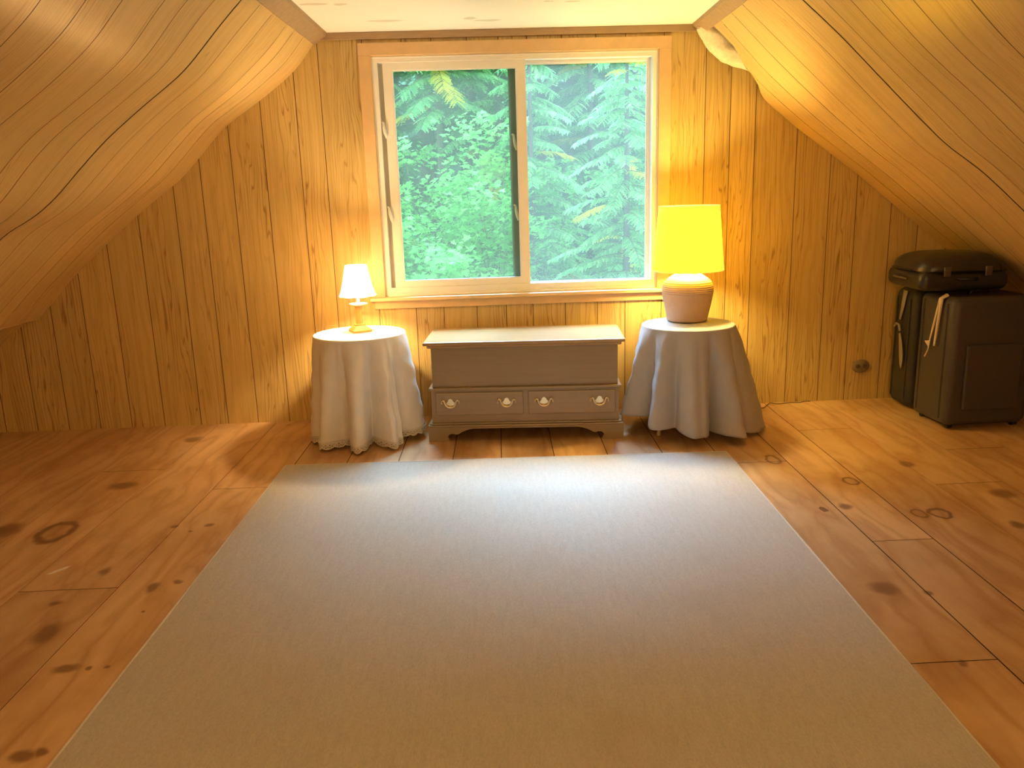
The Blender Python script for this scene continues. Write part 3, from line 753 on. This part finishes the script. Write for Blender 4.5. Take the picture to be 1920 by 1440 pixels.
# ------------------------------------------------------------------ luggage by the right slope
def rbox(mb, x0, x1, y0, y1, z0, z1, r, n=6, m=0, k=None):
    """rounded box (superellipse corners in plan and profile)"""
    cx, cy, cz = (x0+x1)/2, (y0+y1)/2, (z0+z1)/2; hx, hy, hz = (x1-x0)/2, (y1-y0)/2, (z1-z0)/2
    rows = []
    for i in range(2*n+2):
        if i <= n: ph = -PI/2 + PI/2*i/n; zc = -hz + r
        else: ph = PI/2*(i-n-1)/n; zc = hz - r
        row = []
        for q in range(4):
            for j in range(n+1):
                a = PI/2*q + PI/2*j/n
                sx = 1 if q in (0, 3) else -1; sy = 1 if q in (0, 1) else -1
                rr = r*math.cos(ph)
                row.append((cx + sx*(hx-r) + rr*math.cos(a), cy + sy*(hy-r) + rr*math.sin(a), cz + zc + r*math.sin(ph)))
        rows.append(row)
    mb.grid(rows, m, 0, True, True); mb.face(list(reversed(rows[0])), m); mb.face(rows[-1], m)
NAVY = simple('navy_nylon', (.055,.048,.044), .5, 0, .10, 120, .15)
BLACK = simple('black_vinyl', (.022,.020,.018), .32, 0, .1, 60, .05)
BLACKF = simple('black_cloth', (.030,.027,.024), .7, 0, .15, 90, .2)
CREAM = simple('cream_strap', (.72,.60,.42), .6)
GREYT = simple('grey_tag', (.30,.28,.25), .4)
def luggage():
    o = thing('suitcase', 'large upright navy nylon suitcase standing in front, cream cord hanging on its side', 'suitcase', (2.87, 4.61, 0), math.radians(1.5))
    mb = MB(); rbox(mb, -.255, .24, -.18, .18, .022, .765, .045); mb.build('body', NAVY, o)
    mb = MB()
    for sx in (-.258, ):
        for yy in (-.118, .118): mb.tube([(sx+.004, yy, .06), (sx+.002, yy, .73)], .006, 8)
    mb.build('piping', BLACKF, o)
    mb = MB(); mb.box(-.17, .16, -.20, -.178, .12, .50); mb.build('front_pocket', NAVY, o, bevel=.012, seg=3)
    for px, py in ((-.2,-.13),(-.2,.13),(.19,-.13),(.19,.13)):
        mb = MB(); mb.tube([(px-.014, py, .024), (px+.014, py, .024)], .022, 14); mb.build('wheel', BLACK, o)
    mb = MB(); mb.tube([(-.06,0,.762),(-.05,0,.785),(.05,0,.785),(.06,0,.762)], .009, 8); mb.build('handle', BLACK, o)
    mb = MB()
    X = -.266
    def ribbon(p, w, m=0):
        for a, b in zip(p, p[1:]):
            mb.box(X-.004, X-.001, 0, 0.001, 0, .001) if False else None
            mb.face([(X-.004, a[0]-w, a[1]), (X-.004, b[0]-w, b[1]), (X-.004, b[0]+w, b[1]), (X-.004, a[0]+w, a[1])])
    mb.tube([(-.235,-.072,.772),(X-.002,-.070,.752),(X-.006,-.060,.62),(X-.006,-.040,.475)], [.010,.010,.009,.006], 8)
    mb.tube([(-.235,-.060,.772),(X-.002,-.056,.752),(X-.006,-.026,.62),(X-.005,.010,.50),(X-.005,.020,.44),(X-.004,.050,.395)], [.009,.008,.007,.004,.003,.004], 8)
    mb.face([(X-.006,.000,.50),(X-.006,.062,.487),(X-.006,.014,.455)])
    c = mb.build('luggage_cord', CREAM, o); c['label'] = 'cream cord hanging over the side'
    o2 = thing('garment_bag', 'black bag standing against the wall behind the navy suitcase, grey tag hanging on it', 'bag', (2.87, 5.00, 0), 0)
    mb = MB(); rbox(mb, -.235, .22, -.125, .125, .012, .755, .05); mb.build('body', BLACKF, o2)
    mb = MB()
    for yy in (-.08, .08): mb.tube([(-.236, yy, .06), (-.238, yy, .70)], .006, 8)
    mb.build('piping', BLACK, o2)
    mb = MB(); X = -.243
    mb.grid([[(X, -.045, .745), (X-.004, -.02, .745), (X, .005, .745)], [(X-.004, -.026, .65), (X-.008, -.006, .65), (X-.004, .014, .65)], [(X-.004, .004, .56), (X-.010, .014, .56), (X-.004, .024, .56)]], flip=True)
    mb.tube([(X-.003,.085,.500),(X-.008,.050,.530),(X-.008,.015,.525),(X-.008,-.002,.49)], .006, 8)
    tg = [(-.012,.48),(-.038,.43),(-.060,.36),(-.064,.31),(-.058,.27),(-.050,.255),(-.036,.28),(-.022,.33),(-.008,.40),(.004,.47)]
    mb.face([(X-.010, a, b) for a, b in tg])
    c = mb.build('luggage_tag', GREYT, o2, solid=.003); c['label'] = 'grey leaf-shaped tag on a strap'
    mb = MB(); mb.tube([(-.05,0,.75),(-.04,0,.772),(.04,0,.772),(.05,0,.75)], .009, 8); mb.build('handle', BLACK, o2)
    # glossy case lying across both
    o3 = thing('travel_case', 'glossy black rounded case lying on top of the suitcase and bag', 'case', (2.755, 4.76, .792), math.radians(-3))
    mb = MB(); rbox(mb, -.27, .23, -.245, .215, .001, .115, .045, 8); mb.build('body', BLACK, o3)
    mb = MB(); rows = []
    n = 72
    for i in range(13):
        t = i/12; e = math.cos(t*PI/2)**.55 if t < 1 else 0.02; z = .118 + .095*math.sin(t*PI/2)
        row = []
        for k in range(n):
            a = 2*PI*k/n; ca, sa = math.cos(a), math.sin(a)
            px = math.copysign(abs(ca)**.45, ca); py = math.copysign(abs(sa)**.45, sa)
            row.append((-.02 + .25*e*px, -.015 + .233*e*py, z))
        rows.append(row)
    rows.insert(0, [(p[0], p[1], .112) for p in rows[0]])
    mb.grid(rows, closed=True); mb.face(rows[-1]); mb.face(list(reversed(rows[0]))); mb.build('lid', BLACK, o3)
    mb = MB(); mb.tube([(-.275,-.12,.116),(-.275,.12,.116)], .004, 6); mb.tube([(-.20,-.25,.116),(.20,-.25,.116)], .004, 6); mb.build('seam_bead', BLACK, o3)
    for px in (-.13, .10):
        mb = MB(); rbox(mb, px-.02, px+.02, -.256, -.246, .085, .140, .0045, 3); mb.build('latch', simple('latch_metal', (.12,.10,.08), .3, .6), o3)
    mb = MB(); mb.tube([(-.07,-.252,.075),(-.065,-.275,.072),(.035,-.275,.072),(.04,-.252,.075)], .007, 8); mb.build('handle', BLACK, o3)
    mb = MB(); mb.tube([(-.274,-.07,.06),(-.290,-.06,.065),(-.290,.06,.065),(-.274,.07,.06)], .006, 8); mb.build('side_handle', simple('case_strap', (.12,.10,.07), .5), o3)
luggage()

# ------------------------------------------------------------------ outlet and cord
mb = MB()
o = thing('electrical_outlet', 'oval brown outlet plate low on the panelled wall right of the grey table', 'outlet', (2.472, WY, .227), 0)
n = 40
rows = [[(.060*k_*math.cos(2*PI*k/n), y, .045*k_*math.sin(2*PI*k/n)) for k in range(n)] for k_, y in ((1,-.001),(1,-.005),(.9,-.009),(.05,-.010))]
mb.grid(rows, closed=True); mb.face(rows[-1]); mb.build('plate', simple('outlet_brown', (.22,.16,.10), .4), o)
for sx in (-.022, .024):
    mb = MB(); mb.lathe([(.015,0),(.015,.004),(.013,.005)], n=20, cap1=True); r_ = mb.build('socket', simple('outlet_socket', (.10,.075,.05), .4), o, (sx, -.009, 0)); r_.rotation_euler = (PI/2, 0, 0)
mb = MB(); pts = []
random.seed(3)
for k in range(60):
    t = k/59; pts.append((1.30 + .84*t, 5.165 - .05*math.sin(t*PI)*abs(math.sin(t*23)) - .05*(1-t)*math.sin(t*9)**2 - (.10*math.exp(-((t-.55)/.05)**2)), .0045 + .004*abs(math.sin(t*31))))
mb.tube(pts, .0032, 6)
o = mb.build('power_cord', simple('cord_brown', (.16,.10,.05), .5)); tag(o, 'thin brown lamp cord trailing along the wall base behind the grey table', 'cord')

# ------------------------------------------------------------------ outside
def leafmat(name, stops, tr=.45):
    q = N(name); g = q.n('ShaderNodeNewGeometry'); p = g.outputs['Position']
    a = q.n('ShaderNodeAttribute', attribute_name='board').outputs['Fac']
    c = q.ramp(q.math('ADD', q.math('MULTIPLY', q.noise(p, .9, 3.0), .45), q.math('MULTIPLY', a, .55)), stops)
    q.set(Base_Color=c, Roughness=.55, Specular_IOR_Level=.35)
    tl = q.n('ShaderNodeBsdfTranslucent'); q.l(c, tl.inputs[0])
    mx = q.n('ShaderNodeMixShader'); mx.inputs[0].default_value = tr
    q.l(q.b.outputs[0], mx.inputs[1]); q.l(tl.outputs[0], mx.inputs[2]); q.l(mx.outputs[0], q.out.inputs[0]); return q.m
MAPLE = leafmat('maple_leaves', [(.2,(0.179,0.533,0.132)),(.55,(0.297,0.743,0.198)),(.9,(0.535,0.941,0.294))])
HEM = leafmat('hemlock_needles', [(.2,(0.170,0.481,0.174)),(.55,(0.323,0.673,0.264)),(.9,(0.681,0.901,0.445))])
HEMY = leafmat('yellowing_needles', [(.2,(0.765,0.663,0.039)),(.55,(0.970,0.791,0.052)),(.9,(0.970,0.842,0.077))])
FARL = leafmat('far_foliage', [(.2,(0.139,0.384,0.132)),(.6,(0.217,0.520,0.185)),(.9,(0.376,0.643,0.243))])
BARK = simple('bark', (.19,.155,.115), .9, 0, .2, 9, .5, stretch=(4,4,1))
def gz(x, y):
    b = -1.7 + max(0, y-6)*.17
    if y > 17: b += (y-17)*.36
    return b + .12*math.sin(x*1.1+y*.6) + .06*math.sin(2.3*x-y)
mb = MB()
rows = [[(-30+60*i/60, 5.8 + 50*(j/60)**1.5, gz(-30+60*i/60, 5.8 + 50*(j/60)**1.5)) for i in range(61)] for j in range(61)]
mb.grid(rows, flip=False)
g_ = mb.build('ground', simple('forest_floor', (.09,.20,.065), .95, 0, .25, 2.5, .5)); struct(g_)
LEAF = [(0,0),(.22,.10),(.50,.05),(.40,.25),(.56,.52),(.28,.50),(.0,1.0),(-.28,.50),(-.56,.52),(-.40,.25),(-.50,.05),(-.22,.10)]
def frame_from(d, up):
    d = d.normalized(); s = d.cross(up)
    if s.length < 1e-3: s = d.cross(Vector((1,0,0)))
    s.normalize(); return d, s, s.cross(d)
def shrub(x, y, h, w, nleaf, label, size, seed, mat=MAPLE, group='leafy shrubs outside the window'):
    rnd = random.Random(seed); z0 = gz(x, y)
    o = thing('leafy_shrub', label, 'shrub', (x, y, z0), rnd.uniform(0, 6), group)
    st = MB(); lf = MB(); tips = []
    for k in range(7):
        a = rnd.uniform(0, 6.28); lean = rnd.uniform(.1, .5)*w; hh = h*rnd.uniform(.7, 1.0)
        P = [Vector((lean*t*t*math.cos(a), lean*t*t*math.sin(a), hh*t)) for t in [j/6 for j in range(7)]]
        st.tube([tuple(p) for p in P], [.014*(1-.8*j/6) for j in range(7)], 6)
        for t in range(2, 7): tips.append(P[t])
    st.build('stem', BARK, o)
    blobs = [(rnd.choice(tips) + Vector((rnd.gauss(0, w*.33), rnd.gauss(0, w*.33), rnd.gauss(0, h*.10))), rnd.uniform(.18, .36)) for _ in range(int(nleaf/55))]
    for _ in range(nleaf):
        c, r = rnd.choice(blobs)
        d = Vector((rnd.gauss(0,1), rnd.gauss(0,1), rnd.gauss(0,.55))); p = c + d*r*.55
        if p.z < .02: p.z = rnd.uniform(.02, .3)
        nrm = Vector((rnd.gauss(0,.45), rnd.gauss(-.35,.45), 1)).normalized()
        di, s, _ = frame_from(nrm.cross(Vector((rnd.gauss(0,1), rnd.gauss(0,1), .01))), nrm)
        L = size*rnd.uniform(.6, 1.25)
        lf.face([tuple(p + s*(a*L) + di*(b*L) - nrm*(abs(a)*L*.18)) for a, b in LEAF], 0, rnd.uniform(.05, 1))
    lf.build('foliage', mat, o)
def frond_pts(L):
    n = 6; w = L*.30; up = []
    for i in range(n):
        t = i/n; ww = w*(1-t)**.7*(.55+.45*min(1, t*5))
        up.append((t*L, ww*.22)); up.append(((t+.75/n)*L, ww))
    return up + [(L, 0)] + [(a, -b) for a, b in reversed(up)]
def hemlock(x, y, h, br, nb, label, seed, mats=(None, None), yel=0.0, zmin=.0, tr=.06, lean=0.0, fl=.16, group='young hemlocks outside the window', base=None, name='hemlock_tree'):
    rnd = random.Random(seed); z0 = gz(x, y)-.03
    o = thing(name, label, 'tree', (x, y, z0), rnd.uniform(0, 6), group)
    st = MB(); st.tube([(lean*t*t, 0, h*t) for t in [j/8 for j in range(9)]], [tr*(1-.88*j/8) for j in range(9)], 10); st.build('trunk', BARK, o)
    tw = MB(); lf = MB()
    for k in range(nb):
        t = zmin + (1-zmin)*(k+rnd.random())/nb; a = k*2.4 + rnd.uniform(-.5, .5)
        L = br*(1-t*.82)*rnd.uniform(.65, 1.1); yb = 1 if rnd.random() < yel else 0
        rise = rnd.uniform(-.12, .25)
        P = [Vector((lean*t*t + L*u*math.cos(a), L*u*math.sin(a), h*t + L*(rise*u - .34*u*u))) for u in [j/8 for j in range(9)]]
        tw.tube([tuple(p) for p in P], [.010*(1-.8*j/8)*min(1.4, L) for j in range(9)], 5)
        nf = int(L/.029)
        for q in range(nf*2):
            u = .10 + .9*(q//2+.5*rnd.random())/nf
            if u > 1: continue
            j = min(int(u*8), 7); p = P[j].lerp(P[j+1], u*8-j); d0 = (P[j+1]-P[j]).normalized(); side = d0.cross(Vector((0,0,1))).normalized()
            sg = 1 if q % 2 else -1
            d = (d0*rnd.uniform(.5,.9) + side*sg*rnd.uniform(.7,1.1) + Vector((0,0,rnd.uniform(-.35,.05)))).normalized()
            di, s, nn = frame_from(d, Vector((rnd.gauss(0,.2), rnd.gauss(-.2,.2), 1)))
            Lf = fl*(.55+.75*math.sin(PI*min(.92, .12+u*.8)))*rnd.uniform(.75, 1.25)
            lf.face([tuple(p + di*a_ + s*b_ - Vector((0,0,.25*a_*a_/max(Lf,.01)))) for a_, b_ in frond_pts(Lf)], yb, rnd.uniform(.05, 1))
    tw.build('branches', BARK, o)
    lf.build('foliage', [mats[0] or HEM, mats[1] or HEMY], o)
# shrubs low and left
SH = [(-1.7,10.6,2.6,1.3,2600,'broad-leaved shrub outside, leftmost behind the left pane'),
      (-.75,11.2,2.75,1.3,3200,'broad-leaved shrub outside, second from the left behind the left pane'),
      (.15,10.8,2.7,1.2,3000,'broad-leaved shrub outside in front of the window divider'),
      (-.35,9.6,1.9,1.2,2600,'low broad-leaved shrub nearest the left pane'),
      (.9,12.2,2.5,1.3,2200,'broad-leaved shrub outside behind the right pane, left of the young hemlock'),
      (2.9,11.8,2.0,1.3,2200,'broad-leaved shrub outside, far right behind the right pane'),
      (-3.1,11.6,2.6,1.4,1300,'broad-leaved shrub outside, beyond the left edge of the window')]
for i, a in enumerate(SH): shrub(*a, .088, 40+i)
hemlock(1.75, 9.9, 4.7, 1.35, 150, 'bushy young hemlock filling the right pane', 71, yel=.07, fl=.10)
hemlock(.72, 11.4, 5.2, 1.3, 95, 'slender young hemlock just right of the window divider', 72, yel=.05, fl=.115)
hemlock(2.65, 12.2, 5.4, 1.5, 100, 'young hemlock at the right edge of the right pane', 73, yel=.04, fl=.13)
hemlock(.35, 13.6, 7.5, 2.0, 105, 'hemlock with long drooping boughs seen in the middle of the left pane', 74, yel=.12, fl=.15, tr=.08)
hemlock(-2.1, 13.0, 7.0, 1.9, 105, 'hemlock at the left edge of the left pane', 75, yel=.04, fl=.15, tr=.08)
hemlock(1.9, 14.2, 7.0, 1.9, 100, 'taller hemlock behind the bushy young one in the right pane', 76, yel=.06, fl=.16, tr=.08)
hemlock(-.55, 12.7, 7.5, 1.7, 95, 'hemlock whose boughs hang across the top of the left pane', 77, yel=.10, fl=.15, tr=.07, zmin=.42)
def tree_trunk(x, y, r, h, label, seed):
    rnd = random.Random(seed); z0 = gz(x, y)-.1
    o = thing('forest_tree', label, 'tree', (x, y, z0), 0, 'tall trees behind the shrubs')
    mb = MB(); n = 18; rows = []
    for i in range(26):
        t = i/25; rows.append([((r*(1-.35*t)*(1+.06*math.sin(5*2*PI*k/n+i*.4)+rnd.uniform(-.03,.03)))*math.cos(2*PI*k/n)+.15*t*math.sin(t*3), (r*(1-.35*t))*math.sin(2*PI*k/n), h*t) for k in range(n)])
    mb.grid(rows, closed=True); mb.face(rows[-1]); mb.build('trunk', BARK, o)
    lf = MB(); tw = MB()
    for k in range(90):
        a = rnd.uniform(0, 6.28); z = h*rnd.uniform(.10, 1.0); L = rnd.uniform(1.0, 2.4)
        P = [Vector((L*u*math.cos(a), L*u*math.sin(a), z + L*(.05*u-.3*u*u))) for u in [j/6 for j in range(7)]]
        tw.tube([tuple(p) for p in P], [.02*(1-.8*j/6) for j in range(7)], 5)
        for q in range(46):
            u = rnd.uniform(.2, 1); j = min(int(u*6), 5); p = P[j].lerp(P[j+1], u*6-j); d0 = (P[j+1]-P[j]).normalized(); sd = d0.cross(Vector((0,0,1))).normalized()
            d = d0*.7 + sd*rnd.choice((-1,1))*rnd.uniform(.6,1.1) + Vector((0,0,rnd.uniform(-.4,0)))
            di, s, nn = frame_from(d, Vector((0,-.1,1)))
            lf.face([tuple(p + di*a_ + s*b_) for a_, b_ in frond_pts(rnd.uniform(.25,.5))], 0, rnd.uniform(.05,1))
    tw.build('branches', BARK, o); lf.build('foliage', FARL, o)
tree_trunk(-.95, 15.5, .17, 9, 'tall trunk seen through the left part of the left pane', 1)
tree_trunk(1.15, 16.5, .24, 10, 'thick grey trunk at the top of the right pane', 2)
tree_trunk(3.6, 17.0, .16, 9, 'tall trunk behind the right edge of the right pane', 3)
FAR = [(-3.6,18.5),(-1.9,20),(-.2,19),(2.1,19.5),(4.4,20.5),(.9,22.5),(-4.8,22),(3.2,23.5),(-2.6,24),(6.2,23)]
for i, (x, y) in enumerate(FAR):
    tree_trunk(x, y, random.Random(i).uniform(.12,.2), 9, ('dim forest tree far up the slope, ' + ['left of the left pane','behind the left pane','in the middle of the left pane','behind the right pane','right of the right pane','high behind the window divider','beyond the left window edge','high behind the right pane','high behind the left pane','beyond the right window edge'][i]), 20+i)

# ------------------------------------------------------------------ light
w = bpy.data.worlds.new('world'); S.world = w; w.use_nodes = True
bg = w.node_tree.nodes['Background']; bg.inputs[0].default_value = (.55,.80,1.0,1); bg.inputs[1].default_value = 1.6
sun = bpy.data.lights.new('sky_glow', 'SUN'); sun.energy = 13.0; sun.angle = math.radians(38); sun.color = (.36,.60,1.0)
so = bpy.data.objects.new('sky_glow', sun); COL.objects.link(so)
so.rotation_euler = Vector((.04, -.63, -.775)).to_track_quat('-Z', 'Y').to_euler()
rl = bpy.data.lights.new('rear_fill_light', 'POINT'); rl.energy = 52; rl.color = (1, .70, .30); rl.shadow_soft_size = .22  # added warm fill behind the camera, lifts shadows on front-facing surfaces
ro = bpy.data.objects.new('rear_fill_light', rl); COL.objects.link(ro); ro.location = (.2, -1.6, 1.75)
S.view_settings.view_transform = 'Standard'; S.view_settings.look = 'None'; S.view_settings.gamma = 1; S.view_settings.exposure = 1.04
S.view_settings.use_curve_mapping = False
S.cycles.use_denoising = True
S.cycles.max_bounces = 10; S.cycles.diffuse_bounces = 6; S.cycles.transparent_max_bounces = 16
S.cycles.sample_clamp_indirect = 8.0
